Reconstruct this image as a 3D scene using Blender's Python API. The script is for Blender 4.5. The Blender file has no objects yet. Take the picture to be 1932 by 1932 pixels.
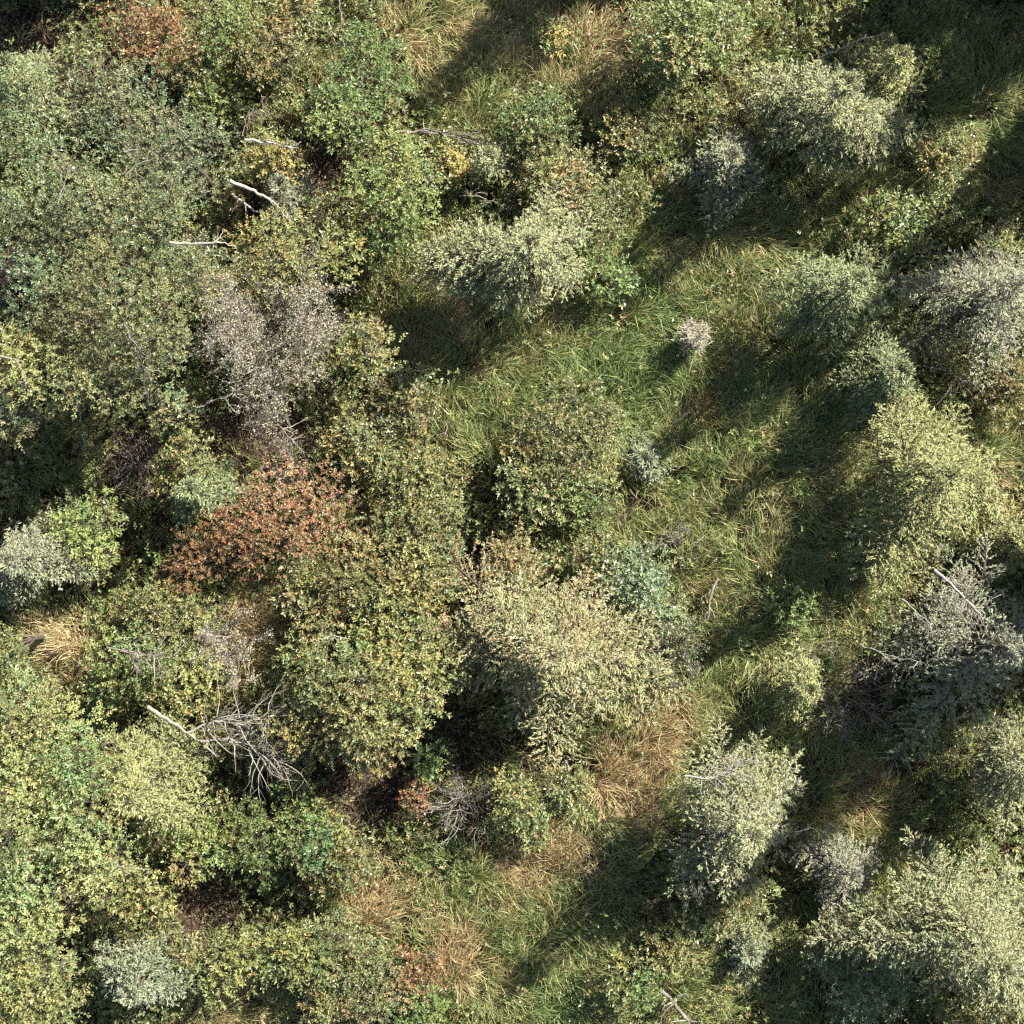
import bpy, math
import numpy as np
from mathutils import Vector
R = math.radians
rng = np.random.default_rng(7)
C = bpy.context.scene.collection
# ---------------------------------------------------------------- camera, sky, sun, exposure
CAM_H = 40.0
HALF = 12.0                                  # half width of the ground seen, metres
cam = bpy.data.objects.new('camera', bpy.data.cameras.new('camera')); C.objects.link(cam)
cam.location = (0, 0, CAM_H); cam.rotation_euler = (0, 0, 0)
cam.data.sensor_width = 36; cam.data.sensor_fit = 'HORIZONTAL'
cam.data.lens = 18.0 * CAM_H / HALF
cam.data.clip_end = 3000
bpy.context.scene.camera = cam
SUN_EL, SUN_AZ = R(38), R(42)                # azimuth measured in the plane from +X towards +Y
world = bpy.data.worlds.new('World'); bpy.context.scene.world = world
world.use_nodes = True
nt = world.node_tree
sky = nt.nodes.new('ShaderNodeTexSky'); sky.sky_type = 'NISHITA'; sky.sun_disc = False
sky.sun_elevation = SUN_EL; sky.sun_rotation = R(90) - SUN_AZ
sky.air_density = 1.0; sky.dust_density = 1.0
bg = nt.nodes['Background']; bg.inputs['Strength'].default_value = 0.046
nt.links.new(sky.outputs[0], bg.inputs['Color'])
sun = bpy.data.objects.new('sun', bpy.data.lights.new('sun', 'SUN')); C.objects.link(sun)
sun.data.energy = 4.8; sun.data.angle = R(0.55); sun.data.color = (1.0, 0.95, 0.88)
sd = Vector((math.cos(SUN_AZ)*math.cos(SUN_EL), math.sin(SUN_AZ)*math.cos(SUN_EL), math.sin(SUN_EL)))
sun.rotation_euler = sd.to_track_quat('Z', 'Y').to_euler()
sc = bpy.context.scene
sc.view_settings.view_transform = 'Standard'; sc.view_settings.look = 'None'
sc.view_settings.gamma = 1; sc.view_settings.exposure = 1.47
sc.render.engine = 'CYCLES'
sc.cycles.max_bounces = 6; sc.cycles.diffuse_bounces = 3; sc.cycles.glossy_bounces = 2
sc.cycles.transmission_bounces = 4; sc.cycles.use_denoising = False
sc.cycles.pixel_filter_type = 'BLACKMAN_HARRIS'; sc.cycles.filter_width = 1.35

# ---------------------------------------------------------------- helpers
M_PX = 2 * HALF / 1932.0                     # metres per unit of the 1932-wide reading of the photograph
def at(x, y, z=0.0):                         # a place in the photograph, at height z, as world x, y
    f = (CAM_H - z) / CAM_H
    return (x - 966) * M_PX * f, (966 - y) * M_PX * f
def lin(c):
    c = np.array(c, float) / 255.0
    return np.where(c <= 0.04045, c / 12.92, ((c + 0.055) / 1.055) ** 2.4)
def norm(v):
    return v / np.maximum(np.linalg.norm(v, axis=-1, keepdims=True), 1e-9)
class Waves:                                 # smooth 2D noise from random waves, about -1..1
    def __init__(s, scale, n=24, seed=0):
        r = np.random.default_rng(seed); a = r.uniform(0, 2*np.pi, n)
        k = 2*np.pi/scale * r.uniform(0.5, 1.7, n)
        s.kx, s.ky, s.p, s.n = k*np.cos(a), k*np.sin(a), r.uniform(0, 2*np.pi, n), n
    def __call__(s, x, y):
        x = np.asarray(x, float); y = np.asarray(y, float); o = np.zeros(x.shape)
        for i in range(s.n): o += np.cos(s.kx[i]*x + s.ky[i]*y + s.p[i])
        return o / math.sqrt(s.n)
_g1, _g2 = Waves(7.0, 14, 1), Waves(1.6, 14, 2)
def ground_z(x, y): return 0.16*_g1(x, y) + 0.05*_g2(x, y)

class Geo:                                   # collects vertices, faces and colours; builds ONE mesh object
    def __init__(s): s.v, s.f3, s.f4, s.c, s.n = [], [], [], [], 0
    def add(s, v, col, f4=None, f3=None):
        if f4 is not None and len(f4): s.f4.append(f4 + s.n)
        if f3 is not None and len(f3): s.f3.append(f3 + s.n)
        s.v.append(v); s.c.append(col); s.n += len(v)
    def leaves(s, p, d, nrm, L, W, col, fold=0.12, wide=0.45):
        """pointed blades: base, two shoulders, tip"""
        n = len(p); d = norm(d); side = norm(np.cross(d, nrm)); up = np.cross(side, d)
        L = np.broadcast_to(L, (n,))[:, None]; W = np.broadcast_to(W, (n,))[:, None]
        m = p + d*L*wide + up*W*fold
        v = np.empty((n, 4, 3)); v[:, 0] = p; v[:, 1] = m - side*W*.5; v[:, 2] = p + d*L - up*L*.10; v[:, 3] = m + side*W*.5
        f = np.arange(n*4).reshape(n, 4)
        s.add(v.reshape(-1, 3), np.repeat(col, 4, axis=0), f4=f)
    def ribbons(s, path, w, col, side=None):
        """path (n,k,3), w (k,) or (n,k): tapering grass blades ending in a point"""
        n, k, _ = path.shape; w = np.broadcast_to(w, (n, k))
        if side is None:
            side = norm(np.cross(path[:, -1]-path[:, 0], np.array([0, 0, 1.0])) + rng.normal(0, .25, (n, 3)))
        v = np.empty((n, 2*k-1, 3))
        v[:, 0:2*k-2:2] = path[:, :-1] - side[:, None]*w[:, :-1, None]*.5
        v[:, 1:2*k-2:2] = path[:, :-1] + side[:, None]*w[:, :-1, None]*.5
        v[:, -1] = path[:, -1]
        b = (np.arange(n)*(2*k-1))[:, None]
        q = [np.concatenate([b+2*i, b+2*i+1, b+2*i+3, b+2*i+2], 1) for i in range(k-2)]
        t = np.concatenate([b+2*k-4, b+2*k-3, b+2*k-2], 1)
        s.add(v.reshape(-1, 3), np.repeat(col, 2*k-1, axis=0), f4=np.concatenate(q) if q else None, f3=t)
    def tubes(s, path, rad, col, sides=4):
        n, k, _ = path.shape; rad = np.broadcast_to(rad, (n, k))
        t = norm(np.gradient(path, axis=1)); ref = np.where(np.abs(t[..., 2:3]) > .9, np.array([1., 0, 0]), np.array([0, 0, 1.]))
        a = norm(np.cross(t, ref)); b = np.cross(t, a)
        th = np.arange(sides)*2*np.pi/sides
        v = path[:, :, None] + rad[:, :, None, None]*(a[:, :, None]*np.cos(th)[None, None, :, None] + b[:, :, None]*np.sin(th)[None, None, :, None])
        i = np.arange(n)[:, None, None]*k*sides; j = np.arange(k-1)[None, :, None]*sides; q = np.arange(sides)[None, None, :]
        q2 = (q+1) % sides
        f = np.stack([i+j+q, i+j+q2, i+j+sides+q2, i+j+sides+q], -1).reshape(-1, 4)
        cap = (np.arange(n)[:, None]*k*sides + np.arange(sides)[None, :])
        if sides == 4: f = np.concatenate([f, cap[:, ::-1], cap + (k-1)*sides])
        s.add(v.reshape(-1, 3), np.repeat(col, k*sides, axis=0), f4=f)
    def build(s, name, mat, parent=None, origin=None, smooth=False):
        v = np.concatenate(s.v)
        if origin is not None: v = v - np.array(origin)
        c = np.concatenate(s.c)
        me = bpy.data.meshes.new(name)
        f4 = np.concatenate(s.f4) if s.f4 else np.zeros((0, 4), int); f3 = np.concatenate(s.f3) if s.f3 else np.zeros((0, 3), int)
        me.vertices.add(len(v)); me.vertices.foreach_set('co', v.astype(np.float32).ravel())
        me.loops.add(f4.size + f3.size); me.polygons.add(len(f4)+len(f3))
        me.loops.foreach_set('vertex_index', np.concatenate([f4.ravel(), f3.ravel()]).astype(np.int32))
        st = np.concatenate([np.arange(len(f4))*4, f4.size + np.arange(len(f3))*3]).astype(np.int32)
        me.polygons.foreach_set('loop_start', st)
        me.update(calc_edges=True)
        at_ = me.attributes.new('tint', 'FLOAT_COLOR', 'POINT')
        at_.data.foreach_set('color', np.concatenate([np.clip(c, 0, 1), np.ones((len(c), 1))], 1).astype(np.float32).ravel())
        if smooth: me.polygons.foreach_set('use_smooth', np.ones(len(me.polygons), bool))
        me.materials.append(mat)
        o = bpy.data.objects.new(name, me); C.objects.link(o)
        if parent is not None: o.parent = parent
        return o

def material(name, rough=0.55, transl=0.0, spec=0.35, bump=0.0, grain=0.0):
    m = bpy.data.materials.new(name); m.use_nodes = True; n = m.node_tree.nodes; l = m.node_tree.links
    b = n['Principled BSDF']; b.inputs['Roughness'].default_value = rough
    b.inputs['Specular IOR Level'].default_value = spec
    a = n.new('ShaderNodeAttribute'); a.attribute_name = 'tint'; col = a.outputs['Color']
    if grain:
        t = n.new('ShaderNodeTexNoise'); t.inputs['Scale'].default_value = grain; t.inputs['Detail'].default_value = 5
        tc = n.new('ShaderNodeTexCoord'); l.new(tc.outputs['Object'], t.inputs['Vector'])
        r = n.new('ShaderNodeMapRange'); r.inputs[1].default_value = .3; r.inputs[2].default_value = .7
        r.inputs[3].default_value = .55; r.inputs[4].default_value = 1.35
        l.new(t.outputs['Fac'], r.inputs[0])
        x = n.new('ShaderNodeMix'); x.data_type = 'RGBA'; x.blend_type = 'MULTIPLY'; x.inputs[0].default_value = 1
        l.new(col, x.inputs[6]); l.new(r.outputs[0], x.inputs[7]); col = x.outputs[2]
        if bump:
            bp = n.new('ShaderNodeBump'); bp.inputs['Strength'].default_value = bump; l.new(t.outputs['Fac'], bp.inputs['Height'])
            l.new(bp.outputs[0], b.inputs['Normal'])
    l.new(col, b.inputs['Base Color'])
    if transl:
        tr = n.new('ShaderNodeBsdfTranslucent'); l.new(col, tr.inputs['Color'])
        mx = n.new('ShaderNodeMixShader'); mx.inputs[0].default_value = transl
        l.new(b.outputs[0], mx.inputs[1]); l.new(tr.outputs[0], mx.inputs[2])
        l.new(mx.outputs[0], n['Material Output'].inputs['Surface'])
    return m
M_LEAF = material('leaf', .42, .14, .5)
M_NEEDLE = material('needles', .6, .12, .25)
M_GRASS = material('grass_blade', .45, .14, .45)
M_BARK = material('bark', .85, 0, .2, .5, 24)
M_DEAD = material('dead_wood', .8, 0, .25, .4, 30)
M_SOIL = material('soil_litter', .95, 0, .1, .8, 9)

# palettes: (weight, sRGB of the leaf itself)
PAL = dict(
 spruce=[(4,(168,174,118)),(3,(154,162,120)),(3,(180,178,118)),(1,(166,146,100)),(2,(132,144,102))],
 spruce_yellow=[(5,(176,178,104)),(3,(160,166,102)),(1,(170,148,92)),(2,(134,144,92))],
 spruce_tan=[(5,(176,176,114)),(3,(164,166,112)),(2,(178,160,110)),(1,(176,128,82)),(.5,(158,104,66)),(2,(146,154,102)),(.6,(188,184,164))],
 spruce_grey=[(4,(150,158,122)),(3,(162,164,124)),(2,(132,142,112)),(1,(158,144,118))],
 spruce_green=[(4,(142,158,106)),(3,(156,166,108)),(2,(118,134,94)),(1,(158,154,92))],
 spruce_blue=[(4,(148,160,122)),(2,(158,166,124)),(1,(136,150,122))],
 canopy=[(4,(112,130,78)),(4,(124,140,86)),(2.5,(148,150,92)),(1.2,(164,152,94)),(2,(94,114,70)),(.4,(150,122,84))],
 canopy_yellow=[(4,(148,158,84)),(3,(134,148,82)),(2.5,(168,170,96)),(2,(114,132,72)),(.5,(182,160,84))],
 green=[(4,(104,126,58)),(3,(120,138,64)),(2,(88,108,54)),(1,(144,150,72)),(.4,(160,146,66))],
 bright=[(4,(126,148,66)),(3,(148,160,78)),(2,(106,130,58)),(1,(166,164,80))],
 olive=[(4,(122,132,68)),(3,(140,142,78)),(2,(102,116,58)),(1.4,(164,148,80)),(.6,(150,116,74))],
 olive_red=[(3,(124,130,70)),(3,(146,140,82)),(2,(162,128,80)),(.9,(150,104,64)),(2,(104,118,60))],
 yellow=[(4,(148,148,74)),(3,(164,156,76)),(3,(126,136,68)),(.9,(174,136,66)),(1.5,(106,122,60))],
 gold=[(4,(186,164,70)),(2,(170,156,72)),(2,(146,148,70))],
 rust=[(4,(146,92,50)),(3,(160,112,62)),(2,(120,78,48)),(1.6,(150,126,70)),(1.4,(112,120,62))],
 rust_pink=[(4,(164,104,68)),(3,(168,124,84)),(2,(142,92,58)),(2.5,(142,132,80)),(2,(116,126,70))],
 tan=[(4,(184,166,140)),(3,(176,168,150)),(2,(156,142,108)),(3,(142,146,104)),(1,(176,146,106))],
 greygreen=[(4,(128,142,96)),(3,(146,152,104)),(2,(108,124,84)),(1,(154,150,122))],
 wood_grey=[(3,(134,125,113)),(2,(156,147,134)),(1,(104,94,84))],
 wood_white=[(3,(166,158,146)),(2,(146,138,126)),(1,(120,112,102))],
 wood_pale=[(3,(214,204,186)),(2,(196,184,164)),(1,(160,150,136))],
 wood_pink=[(3,(122,104,100)),(2,(140,126,120)),(1,(96,82,78))],
 wood_dark=[(3,(92,82,70)),(2,(114,102,90))],
 bark=[(1,(92,80,68))],
 litter=[(3,(112,90,66)),(2,(140,116,86)),(2,(86,70,54)),(1,(128,104,92)),(1,(150,140,122))],
)
DULL = .26
def pick(pal, n, var=.13, hue=.05):
    P = PAL[pal] if isinstance(pal, str) else pal
    w = np.array([p[0] for p in P], float); w /= w.sum()
    cols = np.array([lin(p[1]) for p in P])
    c = cols[rng.choice(len(P), n, p=w)]
    g = c.mean(1, keepdims=True)*np.array([1.07, 1.08, .82])     # autumn foliage is duller than fresh green
    c = c*(1-DULL) + g*DULL
    return c * np.exp(rng.normal(0, var, (n, 1))) * np.exp(rng.normal(0, hue, (n, 3)))

def empty(name, x, y, label, cat, group=None):
    o = bpy.data.objects.new(name, None); C.objects.link(o); o.location = (x, y, float(ground_z(x, y)))
    o.empty_display_size = .2
    o['label'] = label; o['category'] = cat
    if group: o['group'] = group
    return o
# ---------------------------------------------------------------- builders
GA = 2.39996
def shoots(g, pos, sdir, pal, slen, leafL, leafW, per, mix=.45, hue=1.0):
    """leafy shoots: leaves spiralling round a short stem"""
    n = len(pos); sdir = norm(sdir)
    a = norm(np.cross(sdir, rng.normal(0, 1, (n, 3)))); b = np.cross(sdir, a)
    k = np.arange(per); s = (k + rng.uniform(0, 1, (n, per)))/per
    th = GA*k[None] + rng.uniform(0, 6.28, (n, 1)) + rng.normal(0, .25, (n, per))
    tilt = R(72) - R(38)*s + rng.normal(0, .2, (n, per))
    p = pos[:, None] + sdir[:, None]*(s*slen[:, None])[..., None]
    rad = a[:, None]*np.cos(th)[..., None] + b[:, None]*np.sin(th)[..., None]
    d = norm(sdir[:, None]*np.cos(tilt)[..., None] + rad*np.sin(tilt)[..., None])
    nr = norm(np.array([0, 0, 1.]) + sdir[:, None]*.5 + rng.normal(0, .34, (n, per, 3)))
    L = leafL*(.72 + .45*np.sin(np.pi*np.clip(s, .1, .95)))*rng.uniform(.55, 1.3, (n, per))
    c0 = pick(pal, n, .14, .04)[:, None]; c1 = pick(pal, n*per, .16, .06).reshape(n, per, 3)
    c = (c0*(1-mix) + c1*mix)*hue
    g.leaves(p.reshape(-1, 3), d.reshape(-1, 3), nr.reshape(-1, 3), L.ravel(), (L*leafW).ravel(), c.reshape(-1, 3))

def bez(p0, p1, lift, k):
    """n curves from p0 to p1 that bulge by lift"""
    t = np.linspace(0, 1, k)[None, :, None]
    return p0[:, None]*(1-t) + p1[:, None]*t + lift[:, None]*(4*t*(1-t))

def hues(i, nb):
    q = np.exp(rng.normal(0, .025, (1, 3)) + rng.normal(0, .06) + rng.normal(0, .11, (nb, 1)) + rng.normal(0, 1, (nb, 1))*np.array([.10, .0, -.04]))
    return q[i][:, None]
def crown_blobs(Rm, h, z0, nb):
    n_in = max(1, nb//4)
    a = np.arange(nb)*GA + rng.uniform(0, 6.28); q = rng.uniform(.48, .72, nb)*Rm; q[:n_in] *= .3
    zc = z0 + (h-z0)*rng.uniform(.48, .74, nb); zc[:n_in] = z0 + (h-z0)*rng.uniform(.6, .8, n_in)
    rb = rng.uniform(.30, .5, nb)*Rm
    return np.stack([q*np.cos(a), q*np.sin(a), zc], 1), rb

def leafy(name, x, y, r, h, pal, label, cat, group=None, dens=110, leaf=.085, wide=.42, nb=None, low=.15, trunk=False, stempal='wood_dark', open_=1.0, per=10):
    bx, by = at(x, y, .7*h); Rm = r*M_PX*(CAM_H-.7*h)/CAM_H
    root = empty(name, bx, by, label, cat, group)
    z0 = low*h; nb = nb or int(5 + Rm*5)
    bc, rb = crown_blobs(Rm, h, z0, nb)
    n = int(np.pi*Rm*Rm*dens*open_) + 20
    w = rb**2; i = rng.choice(nb, n, p=w/w.sum())
    d = rng.normal(0, 1, (n, 3)); d[:, 2] = np.abs(d[:, 2])*rng.choice([1, -.55], n, p=[.8, .2]); d = norm(d)
    rho = 1 - .6*rng.uniform(0, 1, n)**1.7
    asp = np.array([1, 1, min(.85, (h-z0)/Rm*.7)])
    p = bc[i] + d*(rb[i]*rho*rng.uniform(.85, 1.12, n))[:, None]*asp
    p[:, 2] = np.maximum(p[:, 2], .12)
    g = Geo()
    sdir = d*.75 + np.array([.12, .1, .55]) + rng.normal(0, .28, (n, 3))
    leaf *= rng.uniform(.82, 1.15); H = hues(i, nb); other = (rng.uniform(0, 1, nb) < (.16 if pal not in ('canopy', 'rust', 'rust_pink') else .04))[i]; sl = rng.uniform(.14, .36, n)*(leaf/.085)
    for sel, pp in ((~other, pal), (other, 'olive' if pal != 'olive' else 'yellow')):
        if sel.any(): shoots(g, p[sel], sdir[sel], pp, sl[sel], leaf, wide, per, hue=H[sel])
    g.build('foliage', M_LEAF, root)
    s = Geo()
    if trunk:
        t = Geo(); top = np.array([[bc[:, 0].mean()*.5, bc[:, 1].mean()*.5, h*.72]])
        path = bez(np.array([[0, 0, -.15]]), top, rng.normal(0, .12, (1, 3)), 9); rr = np.linspace(.035+.013*h, .02, 9)
        t.tubes(path, rr, pick('bark' if stempal == 'wood_dark' else stempal, 1), 8); t.build('trunk', M_BARK, root, smooth=True)
        src = path[0][rng.integers(3, 7, nb)]
    else:
        src = np.concatenate([rng.normal(0, .07*Rm, (nb, 2)), np.full((nb, 1), -.08)], 1)
    s.tubes(bez(src, bc + np.array([0, 0, .3])*rb[:, None], rng.normal(0, .06, (nb, 3)), 6), np.linspace(.018+.004*h, .009, 6), pick(stempal, nb), 5)
    m = min(n, int(14*nb)); j = rng.choice(n, m, replace=False)
    s.tubes(bez(bc[i[j]] - np.array([0, 0, .2])*rb[i[j]][:, None], p[j] + norm(sdir[j])*.12, rng.normal(0, .05, (m, 3)), 5), np.linspace(.008, .003, 5), pick(stempal, m), 3)
    s.build('branches' if trunk else 'stems', M_BARK if stempal == 'wood_dark' else M_DEAD, root)
    return root

def spruce(name, x, y, r, h, pal, label, cat='spruce', group='spruces standing in the clearing', dens=1.0, white=0.0, gap=.12, foot=None, taper=1.9, base=.36):
    """conifer: tapering trunk, whorled drooping boughs, flat sprays of needles"""
    bx, by = at(x, y, .45*h if foot is None else foot); Rm = 1.05*r*M_PX*(CAM_H-.45*h)/CAM_H
    root = empty(name, bx, by, label, cat, group)
    nb = int(34 + h*17)
    u = rng.uniform(0, 1, nb)**1.5; u[:6] = np.linspace(.9, .99, 6)
    u = u*.97; az = np.arange(nb)*GA + rng.normal(0, .25, nb)
    zb = base*h; z = zb + (h-zb)*u; prof = (1 - u)**taper + .04
    lob = 1 + .20*np.sin(az*2+rng.uniform(0, 6)) + .16*np.sin(az*3+rng.uniform(0, 6)) + .10*np.sin(az*5+rng.uniform(0, 6))
    L = (Rm*prof*lob*rng.uniform(.72, 1.12, nb) + .10)
    keep = rng.uniform(0, 1, nb) > gap; u, z, az, L = u[keep], z[keep], az[keep], L[keep]; nb = len(z)
    rd = np.stack([np.cos(az), np.sin(az), np.zeros(nb)], 1)
    slope = np.where(z/h > .8, .7, .18) + rng.normal(0, .08, nb)
    p0 = np.stack([np.zeros(nb), np.zeros(nb), z], 1)
    K = 9; t = np.linspace(0, 1, K)
    path = p0[:, None] + rd[:, None]*(L[:, None]*t)[..., None]
    path[..., 2] += L[:, None]*(slope[:, None]*t[None] - .28*t[None]**2*np.where(z/h > .8, .2, 1.0)[:, None])
    bend = rng.normal(0, .12, nb); path[..., 0] += -rd[:, 1, None]*(bend*L)[:, None]*t**2; path[..., 1] += rd[:, 0, None]*(bend*L)[:, None]*t**2
    path[..., 2] = np.maximum(path[..., 2], .1)
    g = Geo(); g.tubes(path, np.linspace(1, .3, K)[None]*(.005+.008*L)[:, None], pick('bark', nb), 4)
    # twigs
    per = np.maximum(7, (L*17*dens)).astype(int); bi = np.repeat(np.arange(nb), per); T = len(bi)
    order = np.concatenate([np.arange(q) for q in per]); tt = np.clip(.14 + .86*(order + rng.uniform(0, 1, T))/np.repeat(per, per), 0, .995)
    fi = tt*(K-1); i0 = fi.astype(int); fr = (fi-i0)[:, None]
    tp = path[bi, i0]*(1-fr) + path[bi, np.minimum(i0+1, K-1)]*fr
    fw = norm(path[bi, np.minimum(i0+1, K-1)] - path[bi, i0]); sd = np.cross(fw, np.array([0, 0, 1.])) * np.where(order % 2, 1, -1)[:, None]
    ang = np.clip(rng.normal(.95, .25, T), .2, 1.5)*(1-.75*(tt > .93))
    td = norm(fw*np.cos(ang)[:, None] + sd*np.sin(ang)[:, None] + np.array([0, 0, 1.])*rng.normal(-.02, .22, T)[:, None])
    tl = (.12 + .42*L[bi]*(1-tt)**.75*rng.uniform(.55, 1.15, T)); tl = np.minimum(tl, .75)
    g.tubes(np.stack([tp, tp+td*tl[:, None]*.5, tp+td*tl[:, None]-np.array([0, 0, .02])], 1), np.array([.004, .003, .002]), pick('wood_grey' if white else 'bark', T), 3)
    g.build('branches', M_DEAD if white else M_BARK, root)
    # needles
    nn = np.maximum(5, tl*62*dens).astype(int); ti = np.repeat(np.arange(T), nn); N = len(ti)
    s = rng.uniform(.02, 1, N); q = tp[ti] + td[ti]*(tl[ti]*s)[:, None]
    a = norm(np.cross(td[ti], rng.normal(0, 1, (N, 3)) + np.array([0, 0, .5]))); ta = rng.uniform(.25, 1.0, N)
    nd = norm(td[ti]*np.cos(ta)[:, None] + a*np.sin(ta)[:, None] + np.array([0, 0, .18]))
    nl = rng.uniform(.055, .105, N)
    cb = pick(pal, nb, .08, .02)[bi[ti]]; ct = pick(pal, T, .12, .04)[ti]; cn = pick(pal, N, .12, .04)
    col = cb*.25 + ct*.45 + cn*.3
    if white:
        wn = rng.uniform(0, 1, T) < white; col = np.where(wn[ti][:, None], pick('wood_white', N), col)
    nr = norm(np.array([0, 0, 1.]) + rng.normal(0, .45, (N, 3)))
    f = Geo(); f.leaves(q, nd, nr, nl, nl*.26, col, fold=.05, wide=.5); f.build('needles', M_NEEDLE, root)
    t = Geo(); pt = np.zeros((1, 12, 3)); pt[0, :, 2] = np.linspace(-.15, h, 12); pt[0, 1:, :2] += np.cumsum(rng.normal(0, .012, (11, 2)), 0)
    t.tubes(pt, np.linspace(.03+.014*h, .006, 12), pick('bark' if not white else 'wood_grey', 1), 8); t.build('trunk', M_BARK, root, smooth=True)
    return root

def twiggy(name, x, y, r, h, wood, label, cat='dead shrub', group='leafless shrubs', n1=14, n2=7, n3=6, leafpal=None, leafn=0, thick=1.0, flat=.0, arc=None, start=None, leafsize=.055):
    bx, by = at(x, y, .5*h) if start is None else at(start[0], start[1], .1)
    Rm = r*M_PX
    root = empty(name, bx, by, label, cat, group)
    cx, cy = at(x, y, .5*h); off = np.array([cx-bx, cy-by, 0])
    a = rng.uniform(0, 6.28, n1) if arc is None else rng.uniform(R(arc[0]), R(arc[1]), n1)
    q = np.sqrt(rng.uniform(.1, 1, n1))*Rm
    end = np.stack([q*np.cos(a), q*np.sin(a), h*(1-.45*(q/Rm)**2)*rng.uniform(.7, 1.05, n1)], 1) + off
    st = np.concatenate([rng.normal(0, .05, (n1, 2)), np.full((n1, 1), -.05)], 1)
    K = 10
    lv = bez(st, end, np.stack([rng.normal(0, .12, n1)*Rm, rng.normal(0, .12, n1)*Rm, .12*h*np.ones(n1)], 1), K)
    lv[:, 1:-1] += rng.normal(0, .02, (n1, K-2, 3))
    g = Geo(); g.tubes(lv, np.linspace(.016, .005, K)*thick, pick(wood, n1), 5)
    def sub(par, m, ln, r0):
        n = len(par); i = np.repeat(np.arange(n), m); N = len(i)
        f = rng.uniform(.25, 1, N)*(par.shape[1]-1); i0 = np.minimum(f.astype(int), par.shape[1]-2); fr = (f-i0)[:, None]
        p = par[i, i0]*(1-fr) + par[i, i0+1]*fr; fw = norm(par[i, i0+1]-par[i, i0])
        d = norm(fw*.8 + rng.normal(0, .55, (N, 3)) + np.array([0, 0, .15]))
        l = ln*rng.uniform(.5, 1.2, N)*(1.15-.5*f/(par.shape[1]-1))
        e = p + d*l[:, None]; e[:, 2] = np.maximum(e[:, 2], .05)
        c = bez(p, e, rng.normal(0, .1, (N, 3))*l[:, None], 6); c[:, 1:-1] += rng.normal(0, .03, (N, 4, 3))*l[:, None, None]
        g.tubes(c, np.linspace(r0, r0*.45, 6)*thick, pick(wood, N), 3 if r0 < .006 else 4)
        return c
    l2 = sub(lv, n2, .5*Rm, .0075); l3 = sub(l2, n3, .24*Rm, .0045)
    g.build('twigs', M_DEAD, root)
    if leafn:
        f = Geo(); i = rng.integers(0, len(l3), leafn); j = rng.integers(1, 6, leafn)
        p = l3[i, j] + rng.normal(0, .02, (leafn, 3)); d = rng.normal(0, 1, (leafn, 3)) + np.array([0, 0, .3])
        L = rng.uniform(.6, 1.2, leafn)*leafsize
        f.leaves(p, d, norm(np.array([0, 0, 1.])+rng.normal(0, .5, (leafn, 3))), L, L*.4, pick(leafpal, leafn, .18, .06)); f.build('leaves', M_LEAF, root)
    return root

def deadwood(name, pts, rad, wood, label, cat, z=(.35, .35), nsub=0, sub=.8, group=None, spread=.7, up=.2):
    """a bare limb along photo points; twigs fork from it"""
    K = len(pts); zz = np.linspace(z[0], z[1], K)
    P = np.array([[*at(px, py, q), q] for (px, py), q in zip(pts, zz)]); b = P[0].copy()
    root = empty(name, b[0], b[1], label, cat, group); b[2] = root.location.z; P = P - b; P[:, 2] = zz
    # resample with small kinks
    s = np.linspace(0, K-1, (K-1)*5+1); i = np.minimum(s.astype(int), K-2); f = (s-i)[:, None]
    Q = P[i]*(1-f) + P[i+1]*f; Ltot = np.linalg.norm(np.diff(Q, axis=0), axis=1).sum()
    Q[1:-1] += rng.normal(0, .012*Ltot**.5, (len(Q)-2, 3))
    g = Geo(); g.tubes(Q[None], np.linspace(rad, rad*.35, len(Q)), pick(wood, 1), 7); g.build('stem', M_DEAD, root, smooth=True)
    if nsub:
        h = Geo(); j = rng.integers(max(1, len(Q)//5), len(Q)-1, nsub); fw = norm(Q[j+1]-Q[j])
        d = norm(fw + rng.normal(0, spread, (nsub, 3))*np.array([1, 1, .45]) + np.array([0, 0, up*.5]))
        l = sub*rng.uniform(.45, 1.15, nsub); e = Q[j]+d*l[:, None]
        c = bez(Q[j], e, rng.normal(0, .10, (nsub, 3))*l[:, None], 8); c[:, 1:-1] += rng.normal(0, .012, (nsub, 6, 3)); h.tubes(c, np.linspace(.45*rad+.003, .004, 8), pick(wood, nsub), 4)
        m = nsub*4; i = rng.integers(0, nsub, m); jj = rng.integers(2, 7, m); d2 = norm(norm(c[i, jj]-c[i, jj-1]) + rng.normal(0, .6, (m, 3))*np.array([1, 1, .5])); l2 = .4*l[i]*rng.uniform(.4, 1.1, m)
        c2 = bez(c[i, jj], c[i, jj]+d2*l2[:, None], rng.normal(0, .1, (m, 3))*l2[:, None], 6); h.tubes(c2, np.linspace(.006, .003, 6), pick(wood, m), 3)
        h.build('twigs', M_DEAD, root)
    return root

# ---------------------------------------------------------------- the ground
def build_ground():
    xs = np.concatenate([[-1500, -400, -120, -40], np.linspace(-16, 16, 161), [40, 120, 400, 1500]])
    X, Y = np.meshgrid(xs, xs); n = len(xs)
    v = np.stack([X.ravel(), Y.ravel(), np.where((abs(X) > 60) | (abs(Y) > 60), 0, ground_z(X, Y)).ravel()-.01], 1)
    i = (np.arange(n-1)[:, None]*n + np.arange(n-1)[None]).ravel()
    g = Geo(); c = np.tile(lin((62, 52, 40)), (len(v), 1)); c *= (1+.25*Waves(1.1, 16, 5)(v[:, 0], v[:, 1]))[:, None]
    g.add(v, c, f4=np.stack([i, i+1, i+n+1, i+n], 1))
    o = g.build('ground', M_SOIL, smooth=True); o['kind'] = 'structure'; o['label'] = 'dark leaf-littered soil under the thicket'
build_ground()

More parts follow.
